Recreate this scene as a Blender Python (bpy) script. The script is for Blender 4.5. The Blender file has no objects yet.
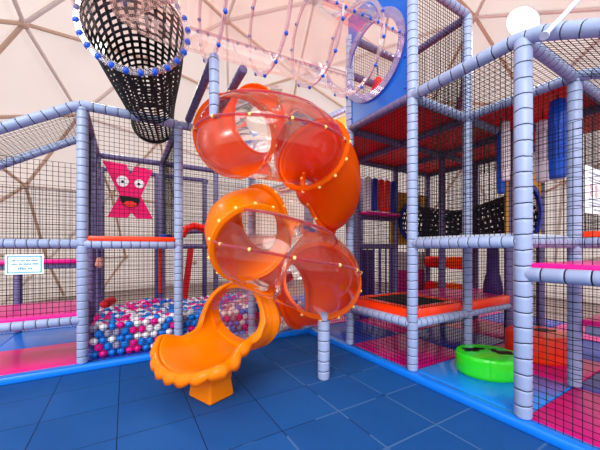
import bpy, math, random
from mathutils import Vector, Matrix, noise
R = random.Random(7)
C = bpy.context.scene.collection
M = 1.25                      # play-frame module (m)
ZB, ZL, ZD, ZT, ZU = .10, .71, 1.76, 3.69, 5.25   # platform, low rail, deck rail, roof rail, upper roof
V = Vector

# ---------------------------------------------------------------- materials
def lin(c):
    return tuple((x/255/12.92 if x/255 <= .04045 else ((x/255+.055)/1.055)**2.4) for x in c) + (1,)

class NT:
    def __init__(s, name):
        s.m = bpy.data.materials.new(name); s.m.use_nodes = True
        s.t = s.m.node_tree; s.t.nodes.clear()
        s.out = s.n('ShaderNodeOutputMaterial')
    def n(s, ty, **kw):
        x = s.t.nodes.new(ty)
        for k, v in kw.items(): setattr(x, k, v)
        return x
    def l(s, a, b): s.t.links.new(a, b)
    def math(s, op, a, b=None):
        x = s.n('ShaderNodeMath', operation=op)
        for i, q in enumerate((a, b)):
            if q is None: continue
            if isinstance(q, (int, float)): x.inputs[i].default_value = q
            else: s.l(q, x.inputs[i])
        return x.outputs[0]
    def mix(s, f, a, b):
        x = s.n('ShaderNodeMix', data_type='RGBA')
        if isinstance(f, (int, float)): x.inputs[0].default_value = f
        else: s.l(f, x.inputs[0])
        for i, q in ((6, a), (7, b)):
            if isinstance(q, tuple): x.inputs[i].default_value = q
            else: s.l(q, x.inputs[i])
        return x.outputs[2]

def plastic(name, col, rough=.4, spec=.3, var=.06, scale=6, bump=0, coat=0, trans=0):
    k = NT(name); p = k.n('ShaderNodeBsdfPrincipled')
    tc = k.n('ShaderNodeTexCoord'); nz = k.n('ShaderNodeTexNoise'); nz.inputs['Scale'].default_value = scale
    k.l(tc.outputs['Object'], nz.inputs['Vector'])
    c = lin(col); d = tuple(x*(1-var*2) for x in c[:3]) + (1,)
    k.l(k.mix(nz.outputs[0], d, c), p.inputs['Base Color'])
    p.inputs['Roughness'].default_value = rough; p.inputs['Specular IOR Level'].default_value = spec
    p.inputs['Coat Weight'].default_value = coat; p.inputs['Coat Roughness'].default_value = .08
    if bump:
        b = k.n('ShaderNodeBump'); b.inputs['Strength'].default_value = bump; b.inputs['Distance'].default_value = .02
        k.l(nz.outputs[0], b.inputs['Height']); k.l(b.outputs[0], p.inputs['Normal'])
    if trans:
        t = k.n('ShaderNodeBsdfTranslucent'); t.inputs[0].default_value = c
        mx = k.n('ShaderNodeMixShader'); mx.inputs[0].default_value = trans
        k.l(p.outputs[0], mx.inputs[1]); k.l(t.outputs[0], mx.inputs[2]); k.l(mx.outputs[0], k.out.inputs[0])
    else: k.l(p.outputs[0], k.out.inputs[0])
    return k.m

def padded(name, col):
    """foam sleeve with dark cable ties; UV.y is the length along the tube in metres"""
    k = NT(name); p = k.n('ShaderNodeBsdfPrincipled')
    uv = k.n('ShaderNodeUVMap', uv_map='along'); sp = k.n('ShaderNodeSeparateXYZ'); k.l(uv.outputs[0], sp.inputs[0])
    nz = k.n('ShaderNodeTexNoise'); nz.inputs['Scale'].default_value = 3; k.l(uv.outputs[0], nz.inputs['Vector'])
    y = k.math('ADD', sp.outputs[1], k.math('MULTIPLY', nz.outputs[0], .03))
    fr = k.math('FRACT', k.math('DIVIDE', y, .11))
    tie = k.math('LESS_THAN', fr, .07)
    c = lin(col); d = tuple(x*.86 for x in c[:3]) + (1,)
    k.l(k.mix(tie, k.mix(nz.outputs[0], d, c), lin((28, 26, 46))), p.inputs['Base Color'])
    dist = k.math('ABSOLUTE', k.math('SUBTRACT', fr, .5))
    h = k.math('SUBTRACT', 1, k.math('POWER', k.math('MULTIPLY', dist, 2), 8))
    b = k.n('ShaderNodeBump'); b.inputs['Strength'].default_value = .7; b.inputs['Distance'].default_value = .012
    k.l(h, b.inputs['Height']); k.l(b.outputs[0], p.inputs['Normal'])
    p.inputs['Roughness'].default_value = .42
    k.l(p.outputs[0], k.out.inputs[0])
    return k.m

def clear(name, tint, haze, hazecol=(255, 235, 230), gl=.35, refl=1.3):
    k = NT(name)
    t = k.n('ShaderNodeBsdfTransparent'); t.inputs[0].default_value = lin(tint)
    g = k.n('ShaderNodeBsdfGlossy'); g.inputs['Roughness'].default_value = .04; g.inputs[0].default_value = (1, 1, 1, 1)
    d = k.n('ShaderNodeBsdfTranslucent'); d.inputs[0].default_value = lin(hazecol)
    d2 = k.n('ShaderNodeBsdfDiffuse'); d2.inputs[0].default_value = lin(hazecol)
    md = k.n('ShaderNodeMixShader'); k.l(d.outputs[0], md.inputs[1]); k.l(d2.outputs[0], md.inputs[2])
    lw = k.n('ShaderNodeLayerWeight'); lw.inputs[0].default_value = gl
    f1 = k.math('MULTIPLY', lw.outputs['Facing'], haze*2.2)
    m1 = k.n('ShaderNodeMixShader'); k.l(k.math('ADD', f1, haze*.4), m1.inputs[0]); k.l(t.outputs[0], m1.inputs[1]); k.l(md.outputs[0], m1.inputs[2])
    fr = k.n('ShaderNodeFresnel'); fr.inputs[0].default_value = 1.5
    m2 = k.n('ShaderNodeMixShader'); k.l(k.math('MINIMUM', k.math('MULTIPLY', fr.outputs[0], refl), .8), m2.inputs[0]); k.l(m1.outputs[0], m2.inputs[1]); k.l(g.outputs[0], m2.inputs[2])
    k.l(m2.outputs[0], k.out.inputs[0])
    return k.m

def membrane():
    k = NT('dome membrane')
    tc = k.n('ShaderNodeTexCoord'); nz = k.n('ShaderNodeTexNoise'); nz.inputs['Scale'].default_value = .5
    k.l(tc.outputs['Object'], nz.inputs['Vector'])
    c = k.mix(nz.outputs[0], lin((206, 190, 182)), lin((222, 207, 199)))
    d = k.n('ShaderNodeBsdfDiffuse'); t = k.n('ShaderNodeBsdfTranslucent')
    k.l(c, d.inputs[0]); k.l(c, t.inputs[0])
    m = k.n('ShaderNodeMixShader'); m.inputs[0].default_value = .5
    k.l(d.outputs[0], m.inputs[1]); k.l(t.outputs[0], m.inputs[2]); k.l(m.outputs[0], k.out.inputs[0])
    return k.m

def rubber_floor():
    k = NT('blue rubber tiles'); p = k.n('ShaderNodeBsdfPrincipled')
    g = k.n('ShaderNodeNewGeometry'); sp = k.n('ShaderNodeSeparateXYZ'); k.l(g.outputs['Position'], sp.inputs[0])
    T = .66
    qs, ids = [], []
    for i in (0, 1):
        q = k.math('DIVIDE', k.math('ADD', sp.outputs[i], .0), T)
        fr = k.math('FRACT', k.math('ADD', q, 100)); ids.append(k.math('FLOOR', k.math('ADD', q, 100)))
        qs.append(k.math('ABSOLUTE', k.math('SUBTRACT', fr, .5)))
    edge = k.math('GREATER_THAN', k.math('MAXIMUM', qs[0], qs[1]), .4945)
    wide = k.math('GREATER_THAN', k.math('MAXIMUM', qs[0], qs[1]), .487)
    cb = k.n('ShaderNodeCombineXYZ'); k.l(ids[0], cb.inputs[0]); k.l(ids[1], cb.inputs[1])
    wn = k.n('ShaderNodeTexWhiteNoise'); k.l(cb.outputs[0], wn.inputs['Vector'])
    n1 = k.n('ShaderNodeTexNoise'); n1.inputs['Scale'].default_value = 140; n1.inputs['Detail'].default_value = 3; k.l(g.outputs['Position'], n1.inputs['Vector'])
    n2 = k.n('ShaderNodeTexNoise'); n2.inputs['Scale'].default_value = 1.7; n2.inputs['Detail'].default_value = 5; k.l(g.outputs['Position'], n2.inputs['Vector'])
    n3 = k.n('ShaderNodeTexNoise'); n3.inputs['Scale'].default_value = 1.1; k.l(g.outputs['Position'], n3.inputs['Vector'])
    base = k.mix(k.math('MULTIPLY', wn.outputs[0], .6), lin((20, 74, 140)), lin((13, 57, 118)))
    base = k.mix(k.math('MULTIPLY', n2.outputs[0], .55), base, lin((34, 94, 158)))
    base = k.mix(k.math('MULTIPLY', k.math('GREATER_THAN', n1.outputs[0], .58), .35), base, lin((7, 36, 90)))
    dusty = k.math('MULTIPLY', wide, k.math('GREATER_THAN', k.math('ADD', n3.outputs[0], k.math('MULTIPLY', sp.outputs[0], .15)), .27))
    base = k.mix(k.math('MULTIPLY', dusty, .16), base, lin((150, 185, 215)))
    base = k.mix(k.math('MULTIPLY', edge, k.math('SUBTRACT', 1.0, k.math('MULTIPLY', k.math('GREATER_THAN', k.math('ADD', n3.outputs[0], k.math('MULTIPLY', sp.outputs[0], .15)), .27), .85))), base, lin((6, 14, 34)))
    k.l(base, p.inputs['Base Color']); p.inputs['Roughness'].default_value = .65; p.inputs['Specular IOR Level'].default_value = .15
    b = k.n('ShaderNodeBump'); b.inputs['Strength'].default_value = .35; b.inputs['Distance'].default_value = .004
    k.l(k.math('SUBTRACT', n1.outputs[0], k.math('MULTIPLY', edge, 2)), b.inputs['Height']); k.l(b.outputs[0], p.inputs['Normal'])
    k.l(p.outputs[0], k.out.inputs[0])
    return k.m

def glow(name, col, st):
    k = NT(name); e = k.n('ShaderNodeEmission'); e.inputs[0].default_value = lin(col); e.inputs[1].default_value = st
    k.l(e.outputs[0], k.out.inputs[0]); return k.m

MT = dict(
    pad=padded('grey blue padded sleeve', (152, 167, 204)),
    shadepad=padded('shaded padded sleeve', (104, 92, 138)),  # same sleeve as pad, with the shade of the rear frame put into its colour
    net=plastic('black net cord', (10, 8, 16), .8, .2),
    web=plastic('black webbing', (12, 10, 16), .7),
    orange=plastic('orange slide plastic', (255, 120, 8), .25, .25, .02, 2, coat=.08, trans=.55),
    amber=plastic('amber slide plastic', (255, 145, 0), .25, .25, .02, 2, coat=.08, trans=.4),
    thinclear=clear('thin clear slide shell', (255, 248, 244), .0, (255, 200, 170), refl=.35),
    rim=clear('clear rim', (240, 236, 242), .14, (235, 235, 245), refl=.3),
    cseam=clear('pale clear seam', (240, 222, 228), .22, (225, 205, 222), refl=.3),
    redsheet=plastic('red canopy sheet', (240, 24, 22), .5, .3, .05, 3, trans=.14),
    clear=clear('clear slide shell', (255, 247, 242), .006, (255, 190, 160), refl=.8),
    tube=clear('clear crawl tube shell', (255, 244, 241), .035, (255, 225, 215), refl=.45),
    seam=clear('pink clear seam', (235, 170, 175), .35, (225, 130, 140), refl=.4),
    violet=clear('violet clear flange', (190, 185, 235), .35, (150, 150, 225), refl=.3),
    ybolt=plastic('cream bolt cap', (255, 214, 120), .25),
    bbolt=plastic('blue bolt cap', (20, 84, 205), .3),
    blue=plastic('blue board', (2, 92, 192), .4),
    lblue=plastic('bright blue vinyl', (16, 122, 235), .3, coat=.2),
    dblue=plastic('deep blue vinyl', (22, 62, 190), .35, coat=.2),
    sblue=plastic('sky blue vinyl', (20, 140, 245), .25, coat=.3),
    pink=plastic('pink vinyl', (230, 0, 138), .35, coat=.15),
    lpink=plastic('bright pink vinyl', (255, 14, 146), .35, coat=.15),
    red=plastic('red vinyl', (252, 30, 20), .35, coat=.2),
    dred=plastic('dark red vinyl', (205, 18, 28), .5),
    redorange=plastic('red orange vinyl', (255, 58, 8), .3, coat=.25),
    green=plastic('lime green vinyl', (44, 222, 28), .22, coat=.4),
    yellow=plastic('yellow board', (246, 178, 14), .4),
    ringblue=plastic('royal blue ring', (24, 48, 170), .35),
    white=plastic('white vinyl', (236, 232, 236), .45, var=.03),
    palepink=plastic('pale pink vinyl', (248, 226, 230), .45, var=.05),
    bagblue=plastic('blue bag vinyl', (8, 84, 215), .3, coat=.3),
    purple=plastic('deep purple vinyl', (74, 40, 120), .4),
    black=plastic('black print', (8, 8, 10), .5),
    matblack=plastic('trampoline mat', (22, 16, 26), .8),
    grey=plastic('grey deck', (196, 202, 218), .5),
    strut=plastic('tan dome tube', (200, 168, 146), .45),
    palestrut=plastic('cream dome tube', (222, 206, 198), .45),
    steel=plastic('pale painted steel', (205, 212, 232), .3),
    ground=plastic('grey ground', (150, 132, 128), .8),
    skin=plastic('tan foam', (226, 160, 140), .6),
    ball_white=plastic('white ball', (236, 234, 240), .3, var=.02),
    ball_blue=plastic('blue ball', (8, 122, 224), .3, var=.02),
    ball_pink=plastic('pink ball', (238, 0, 140), .3, var=.02),
    ball_grey=plastic('grey ball', (146, 146, 176), .3, var=.02),
    sign_x=plastic('pink sign board', (238, 0, 104), .5, var=.02),
    txtblue=plastic('printed blue lettering', (96, 170, 200), .6),
    txtgrey=plastic('printed grey lettering', (150, 160, 178), .6),
    txtred=plastic('printed red mark', (205, 90, 100), .6),
    cyan=plastic('cyan frame', (70, 175, 225), .4),
    paper=plastic('white notice board', (244, 252, 255), .4, var=.01),
    membrane=membrane(), floor=rubber_floor(), lamp=glow('lamp diffuser', (255, 255, 255), 3.0),
)

# ---------------------------------------------------------------- mesh builder
ROOT = {}
class MB:
    def __init__(s): s.v = []; s.f = []; s.mi = []; s.uv = []; s.hasuv = False
    def add(s, vs, fs, mi=0, uvs=None):
        o = len(s.v); s.v += [tuple(q) for q in vs]
        for i, f in enumerate(fs):
            s.f.append(tuple(o+q for q in f)); s.mi.append(mi)
            if uvs: s.hasuv = True; s.uv += uvs[i]
            else: s.uv += [(0, 0)]*len(f)
    def box(s, lo, hi, mi=0, bev=0):
        (a, b, c), (d, e, g) = lo, hi
        if not bev:
            vs = [(a, b, c), (d, b, c), (d, e, c), (a, e, c), (a, b, g), (d, b, g), (d, e, g), (a, e, g)]
            s.add(vs, [(3, 2, 1, 0), (4, 5, 6, 7), (0, 1, 5, 4), (1, 2, 6, 5), (2, 3, 7, 6), (3, 0, 4, 7)], mi); return
        r = min(bev, (d-a)*.49, (e-b)*.49, (g-c)*.49)
        pf = []
        for (ox, z) in ((r, c), (r*.3, c+r*.3), (0, c+r), (0, g-r), (r*.3, g-r*.3), (r, g)):
            x0, x1, y0, y1 = a+ox, d-ox, b+ox, e-ox
            k = r
            ring = [(x0+k, y0), (x1-k, y0), (x1-.3*k, y0+.3*k), (x1, y0+k), (x1, y1-k), (x1-.3*k, y1-.3*k), (x1-k, y1), (x0+k, y1), (x0+.3*k, y1-.3*k), (x0, y1-k), (x0, y0+k), (x0+.3*k, y0+.3*k)]
            pf.append([(x, y, z) for x, y in ring])
        vs = sum(pf, []); n = 12; fs = []
        for j in range(5):
            for i in range(n): fs.append((j*n+i, j*n+(i+1) % n, (j+1)*n+(i+1) % n, (j+1)*n+i))
        fs += [tuple(range(n-1, -1, -1)), tuple(range(5*n, 6*n))]
        s.add(vs, fs, mi)
    def obox(s, c, ax, ay, az, mi=0):
        c = V(c); ax, ay, az = V(ax), V(ay), V(az)
        vs = [c+i*ax+j*ay+k*az for k in (-1, 1) for j in (-1, 1) for i in (-1, 1)]
        s.add(vs, [(0, 2, 3, 1), (4, 5, 7, 6), (0, 1, 5, 4), (1, 3, 7, 5), (3, 2, 6, 7), (2, 0, 4, 6)], mi)
    def sweep(s, pts, rad, seg=16, mi=0, cap=True, gap=.11, arc=None, round_end=0):
        pts = [V(p) for p in pts]; n = len(pts)
        rs = list(rad) if isinstance(rad, (list, tuple)) else [rad]*n
        if round_end:
            a = (pts[1]-pts[0]).normalized(); b = (pts[-1]-pts[-2]).normalized(); q = round_end; r0, r1 = rs[0], rs[-1]
            pts = [pts[0], pts[0]+a*q*.3, pts[0]+a*q] + pts[1:-1] + [pts[-1]-b*q, pts[-1]-b*q*.3, pts[-1]]
            rs = [r0-q, r0-q*.3, r0] + rs[1:-1] + [r1, r1-q*.3, r1-q]; n = len(pts)
        vs, L = [], [0]
        for i in range(1, n): L.append(L[-1]+(pts[i]-pts[i-1]).length)
        S0 = None
        for i in range(n):
            t = (pts[min(i+1, n-1)]-pts[max(i-1, 0)]).normalized()
            if abs(t.z) > .999:
                S = V((1, 0, 0)) if S0 is None else (S0-t*S0.dot(t)).normalized()
            else:
                S = t.cross(V((0, 0, 1))).normalized()
                if S0 is not None and S.dot(S0) < 0 and abs(t.z) > .8: S = -S
            S0 = S; U = S.cross(t)
            a0, a1 = (0, 2*math.pi) if arc is None else arc
            m = seg if arc is None else seg+1
            for j in range(m):
                a = a0+(a1-a0)*j/seg
                vs.append(pts[i]+rs[i]*(math.cos(a)*S+math.sin(a)*U))
        m = seg if arc is None else seg+1
        fs, uv = [], []
        for i in range(n-1):
            for j in range(seg):
                k = (j+1) % m
                fs.append((i*m+j, (i+1)*m+j, (i+1)*m+k, i*m+k))
                uv.append([(j/seg, L[i]*.11/gap), (j/seg, L[i+1]*.11/gap), ((j+1)/seg, L[i+1]*.11/gap), ((j+1)/seg, L[i]*.11/gap)])
        if cap and arc is None:
            fs += [tuple(range(m)), tuple(range((n-1)*m+m-1, (n-1)*m-1, -1))]; uv += [[(0, .05)]*m]*2
        s.add(vs, fs, mi, uv)
    def ball(s, c, r, mi=0, nu=12, nv=8, sc=(1, 1, 1)):
        vs = [(c[0], c[1], c[2]-r*sc[2])]
        for j in range(1, nv):
            b = math.pi*j/nv
            vs += [(c[0]+sc[0]*r*math.sin(b)*math.cos(2*math.pi*i/nu), c[1]+sc[1]*r*math.sin(b)*math.sin(2*math.pi*i/nu), c[2]-sc[2]*r*math.cos(b)) for i in range(nu)]
        vs.append((c[0], c[1], c[2]+r*sc[2])); e = len(vs)-1
        fs = [(0, 1+(i+1) % nu, 1+i) for i in range(nu)]
        for j in range(nv-2):
            fs += [(1+j*nu+i, 1+j*nu+(i+1) % nu, 1+(j+1)*nu+(i+1) % nu, 1+(j+1)*nu+i) for i in range(nu)]
        o = 1+(nv-2)*nu
        fs += [(o+i, o+(i+1) % nu, e) for i in range(nu)]
        s.add(vs, fs, mi)
    def lathe(s, c, prof, seg=32, mi=0, sx=1, sy=1):
        vs = [(c[0]+sx*r*math.cos(2*math.pi*j/seg), c[1]+sy*r*math.sin(2*math.pi*j/seg), c[2]+z) for r, z in prof for j in range(seg)]
        fs = [(i*seg+j, i*seg+(j+1) % seg, (i+1)*seg+(j+1) % seg, (i+1)*seg+j) for i in range(len(prof)-1) for j in range(seg)]
        fs += [tuple(range(seg-1, -1, -1)), tuple(range((len(prof)-1)*seg, len(prof)*seg))]
        s.add(vs, fs, mi)
    def prism(s, poly, d, mi=0):
        """poly: 3-D points of a planar outline, d: extrusion vector"""
        n = len(poly); d = V(d); vs = [V(p) for p in poly]+[V(p)+d for p in poly]
        fs = [tuple(range(n-1, -1, -1)), tuple(range(n, 2*n))]+[(i, (i+1) % n, n+(i+1) % n, n+i) for i in range(n)]
        s.add(vs, fs, mi)
    def cord(s, a, b, r, mi=0):
        a, b = V(a), V(b); t = (b-a).normalized()
        S = t.cross(V((.3, .2, .93))).normalized(); U = S.cross(t)
        vs = [p+r*q for p in (a, b) for q in (S, U, -S, -U)]
        s.add(vs, [(0, 4, 5, 1), (1, 5, 6, 2), (2, 6, 7, 3), (3, 7, 4, 0)], mi)
    def net(s, P, A, B, cell=.05, r=.0032, sag=None):
        P, A, B = V(P), V(A), V(B)
        for (E, F) in ((A, B), (B, A)):
            n = max(1, round(F.length/cell))
            for i in range(n+1):
                q = P+F*(i/n)
                j = V((R.uniform(-1, 1), R.uniform(-1, 1), R.uniform(-1, 1)))*.003
                k = V((R.uniform(-1, 1), R.uniform(-1, 1), R.uniform(-1, 1)))*.003
                s.cord(q+j, q+E+k, r)
    def surf(s, fn, us, vs_, keep=lambda i, j: True, mi=0, close_u=False):
        nu, nv = len(us), len(vs_)
        pts = [fn(u, v) for v in vs_ for u in us]
        fs = []
        for j in range(nv-1):
            for i in range(nu if close_u else nu-1):
                if keep(i, j): fs.append((j*nu+i, j*nu+(i+1) % nu, (j+1)*nu+(i+1) % nu, (j+1)*nu+i))
        s.add(pts, fs, mi)
    def build(s, name, mats, parent=None, smooth=True, solid=0, ang=40):
        me = bpy.data.meshes.new(name)
        off = V((0, 0, 0)); p = parent
        while p is not None: off = off+V(p.location); p = p.parent
        me.from_pydata([tuple(V(q)-off) for q in s.v], [], s.f)
        for m in (mats if isinstance(mats, (list, tuple)) else [mats]): me.materials.append(MT[m])
        me.polygons.foreach_set('material_index', s.mi)
        if s.hasuv:
            ul = me.uv_layers.new(name='along'); ul.data.foreach_set('uv', [c for q in s.uv for c in q])
        if smooth:
            me.polygons.foreach_set('use_smooth', [True]*len(me.polygons))
            me.update()
            if ang: me.set_sharp_from_angle(angle=math.radians(ang))
        me.update()
        o = bpy.data.objects.new(name, me); C.objects.link(o); o.parent = parent
        if solid:
            md = o.modifiers.new('thickness', 'SOLIDIFY'); md.thickness = solid; md.offset = 0
        return o

def tag(o, label, cat, group=None, kind=None):
    o['label'] = label; o['category'] = cat
    if group: o['group'] = group
    if kind: o['kind'] = kind
    return o
def thing(name, loc, label, cat, group=None):
    o = bpy.data.objects.new(name, None); o.empty_display_size = .2; C.objects.link(o); o.location = loc
    return tag(o, label, cat, group)
def struct(o): o['kind'] = 'structure'; return o

# ---------------------------------------------------------------- setting: ground, dome
DC, DR = V((.72, 1.0, -.66)), 9.72
b = MB(); b.box((-9, -9.5, -.06), (0.3, .3, 0)); b.box((.3, -9.5, -.06), (2.5, -3, -.001))
struct(b.build('floor', 'floor', smooth=False))
b = MB(); b.lathe((DC.x, DC.y, -.16), [(DR+.5, 0), (DR+.5, .08)], 48)
struct(b.build('floor_base', 'ground', smooth=False))

import bmesh
g = (1+5**.5)/2
IV = [V(q).normalized() for q in [(-1, g, 0), (1, g, 0), (-1, -g, 0), (1, -g, 0), (0, -1, g), (0, 1, g), (0, -1, -g), (0, 1, -g), (g, 0, -1), (g, 0, 1), (-g, 0, -1), (-g, 0, 1)]]
IF = [(0, 11, 5), (0, 5, 1), (0, 1, 7), (0, 7, 10), (0, 10, 11), (1, 5, 9), (5, 11, 4), (11, 10, 2), (10, 7, 6), (7, 1, 8), (3, 9, 4), (3, 4, 2), (3, 2, 6), (3, 6, 8), (3, 8, 9), (4, 9, 5), (2, 4, 11), (6, 2, 10), (8, 6, 7), (9, 8, 1)]
for _ in range(2):
    cm, G = {}, []
    def midp(a, c):
        k = (min(a, c), max(a, c))
        if k not in cm: IV.append((IV[a]+IV[c]).normalized()); cm[k] = len(IV)-1
        return cm[k]
    for a, c, d in IF:
        x, y, z = midp(a, c), midp(c, d), midp(d, a); G += [(a, x, z), (c, y, x), (d, z, y), (x, y, z)]
    IF = G
rot = Matrix.Rotation(5.2087, 4, 'Z') @ Matrix.Rotation(.4195, 4, 'X') @ Matrix.Rotation(.1223, 4, 'Z')
me0 = bpy.data.meshes.new('dome cage'); me0.from_pydata([tuple(q*DR) for q in IV], [], IF)
bm = bmesh.new(); bm.from_mesh(me0); bpy.data.meshes.remove(me0)
bm.transform(Matrix.Translation(DC) @ rot)
look = V((.508, .861, 0))
kill = [f for f in bm.faces if f.calc_center_median().z < -1.2 or (f.calc_center_median()-DC).dot(look) < -4.5]
bmesh.ops.delete(bm, geom=kill, context='FACES')
edges = [(e.verts[0].co.copy(), e.verts[1].co.copy()) for e in bm.edges]
nodes = [v.co.copy() for v in bm.verts]
me = bpy.data.meshes.new('ceiling'); 
bmesh.ops.scale(bm, vec=(1.012, 1.012, 1.012), space=Matrix.Translation(-DC), verts=bm.verts)
bm.to_mesh(me); bm.free(); me.materials.append(MT['membrane'])
dome = bpy.data.objects.new('ceiling', me); C.objects.link(dome); struct(dome)
CAM = V((-3.233, -5.082, 1.686))
def inview(p):
    q = p-CAM; d = q.dot(look); a = q.dot(V((.8612, -.5083, 0)))
    return d > 1 and abs(a/d) < 1.25 and -.25 < (q.z/d) < 1.1 and p.z > -.5
cand = [(a, c) for a, c in edges if inview((a+c)/2) or inview(a) or inview(c)]
cand.sort(key=lambda e: ((e[0]+e[1])/2-CAM).length)
for i, (a, c) in enumerate(cand[:98]):
    if a.z < -.1 and c.z < -.1: continue
    if a.z < 0: a = c+(a-c)*(c.z/(c.z-a.z))
    if c.z < 0: c = a+(c-a)*(a.z/(a.z-c.z))
    b = MB(); b.sweep([a, c], .045, 8); b.build('strut', 'strut' if (i % 2) else 'palestrut', dome)
b = MB()
for nd in nodes:
    if inview(nd) and nd.z > 0: b.ball(nd, .1, nu=8, nv=6)
b.build('joint_plates', 'strut', dome)

# ceiling lamps
def lamp(px, lab, power=60, k=1):
    p = V(px); n = (V((DC.x, DC.y, 1.0))-p).normalized()
    t = thing('ceiling_lamp', p, lab, 'lamp', 'round lamps under the dome')
    S = n.cross(V((0, 0, 1))).normalized(); U = S.cross(n)
    def disc(c, prof, mt, nm, par):
        m = MB(); seg = 28
        vs = [c+n*z+k*r*(math.cos(2*math.pi*j/seg)*S+math.sin(2*math.pi*j/seg)*U) for r, z in prof for j in range(seg)]
        fs = [(i*seg+j, i*seg+(j+1) % seg, (i+1)*seg+(j+1) % seg, (i+1)*seg+j) for i in range(len(prof)-1) for j in range(seg)]
        fs += [tuple(range(seg-1, -1, -1)), tuple(range((len(prof)-1)*seg, len(prof)*seg))]
        m.add(vs, fs); return m.build(nm, mt, par)
    disc(p, [(.2, -.12), (.36, -.02), (.39, .02), (.38, .03)], 'white', 'housing', t)
    disc(p, [(.37, .031), (.34, .07), (.22, .10), (.05, .11)], 'lamp', 'diffuser', t)
    ld = bpy.data.lights.new('lamp_light', 'AREA'); ld.shape = 'DISK'; ld.size = .8; ld.energy = power
    lo = bpy.data.objects.new('lamp_light', ld); C.objects.link(lo); lo.parent = t; lo.location = n*.16
    lo.rotation_euler = (-n).to_track_quat('Z', 'Y').to_euler()
lamp((5.11, -1.65, 7.23), 'white round ceiling lamp above the right play tower', 250)
lamp((-3.86, 4.23, 6.94), 'white round ceiling lamp beside the black net tunnel', 100, .6)

# ---------------------------------------------------------------- padded platform
pl = thing('padded_platform', (0, 0, 0), 'pink and blue padded floor platform edged with a bright blue kerb', 'floor mat')
b = MB(); b.box((-5.8, -.09, 0), (.04, .05, ZB), bev=.025); b.build('edge_pad', 'lblue', pl)
b = MB(); b.box((-.09, -6.2, 0), (.05, .05, ZB), bev=.025); b.build('edge_pad', 'lblue', pl)
def mat(i, j, col):
    m = MB(); m.box((i*M+(.052 if i == 0 else .004), j*M+(.052 if j == 0 and i < 0 else .004), 0), ((i+1)*M-.004, (j+1)*M-.004, ZB-.002), bev=.012)
    o = m.build('mat', col, pl); o['label'] = {'p': 'pink', 'l': 'pink'}.get(col[0], 'blue')+' floor mat' if col != 'sblue' else 'shiny sky blue floor mat'
for i in range(-5, 0):
    for j in range(0, 3): mat(i, j, 'lpink' if (j == 0 and i < -3) else 'lblue' if i < -3 else 'dblue')
for i in range(0, 4):
    for j in range(-5, 3):
        col = 'pink' if (i+(-1-j)) % 2 else 'dblue'
        if (i, j) == (0, -3): col = 'sblue'
        mat(i, j, col)

# ---------------------------------------------------------------- play frames
PR = .068
def frame_tools(root):
    def post(x, y, z0, z1, gap=.11, r=PR, m='pad'):
        q = MB(); q.sweep([(x, y, z0), (x, y, z1)], r, 16, gap=gap, round_end=.03)
        return q.build('post', m, root)
    def beam(pts, gap=.11, r=.06, m='pad', nm='rail'):
        q = MB(); q.sweep(pts, r, 14, gap=gap, round_end=.025); return q.build(nm, m, root)
    def net(P, A, B, cell=.05, r=.0032):
        q = MB(); q.net(P, A, B, cell, r); return q.build('safety_net', 'net', root, smooth=False)
    def deck(x0, x1, y0, y1, z, col, th=.06, nm='deck'):
        q = MB(); q.box((x0, y0, z), (x1, y1, z+th), bev=.02); return q.build(nm, col, root)
    return post, beam, net, deck

# --- left frame, over the ball pit
LF = thing('climbing_frame', (-2*M, 0, ZB), 'padded grey play frame with black netting over the ball pit at left', 'play frame')
post, beam, net, deck = frame_tools(LF)
for x in (-4*M, -3*M, -2*M, -1*M, -.06):
    top = ZT-.63*(1 if x < -3.5*M else 0)
    post(x, 0, ZB, top-.03)
    if x < -.1: post(x, 2*M, ZB, top-.03 if x > -3.5*M else 1.42, m='shadepad')
post(-3*M, M, ZB, ZT-.03, m='shadepad')
for x in (-2*M, -M, -3*M): post(x, 3*M, ZB, ZT, m='shadepad')
E = .10
beam([(-5.3, 0, ZT-.93), (-3*M-.30, 0, ZT-.17), (-3*M-.12, 0, ZT-.05), (-3*M+.02, 0, ZT), (-3*M+.2, 0, ZT), (-2*M, 0, ZT)], .15, .066)
beam([(-2*M, 0, ZT), (0, 0, ZT)], .15)
beam([(-5.3, M, ZT-.93), (-3*M-.30, M, ZT-.17), (-3*M, M, ZT-.02)], .13)
for y in (2*M, 3*M): beam([(-3*M, y, ZT), (-2*M, y, ZT)], m='shadepad'); beam([(-2*M, y, ZT), (-M, y, ZT), (-M+.1, y, ZT-.04)], m='shadepad')
for x in (-3*M, -2*M): beam([(x, 0, ZT), (x, 2*M, ZT)], m='shadepad')
beam([(-5.3, 0, ZD), (-3*M, 0, ZD)]); beam([(-3*M, 0, ZD), (-2*M, 0, ZD)], .12, .068)
beam([(-5.3, 2*M, 1.36), (-3*M, 2*M, 1.36)]); beam([(-2*M, 2*M, ZD), (0, 2*M, ZD)], m='shadepad')
beam([(-5.3, 0, ZL), (-3*M, 0, ZL)], .12, .066)
d = deck(-3*M+.05, -2*M-.05, -.03, 2*M, ZD+.045, 'grey'); 
q = MB(); q.box((-3*M+.06, -.062, ZD+.04), (-2*M-.06, -.0, ZD+.115), bev=.02); q.build('edge_pad', 'redorange', d)
deck(-5.4, -3*M-.04, -.03, M, ZL+.035, 'pink', .07); deck(-5.4, -3*M-.04, 2*M-.25, 2*M+.05, 1.40, 'pink', .09)
def bx(lo, hi, nm, col, par, bev=.02):
    q = MB(); q.box(lo, hi, bev=bev); return q.build(nm, col, par)
bx((-2.60, 2.2, .7), (-2.53, 2.26, ZD), 'orange_pad', 'redorange', LF)
q = MB(); q.prism([(-2.02, 1.9, 1.70), (-1.90, 1.9, 1.70), (-2.06, 1.9, .4), (-2.18, 1.9, .4)], (0, .1, 0)); q.build('sloping_board', 'dred', LF, smooth=False)
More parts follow.
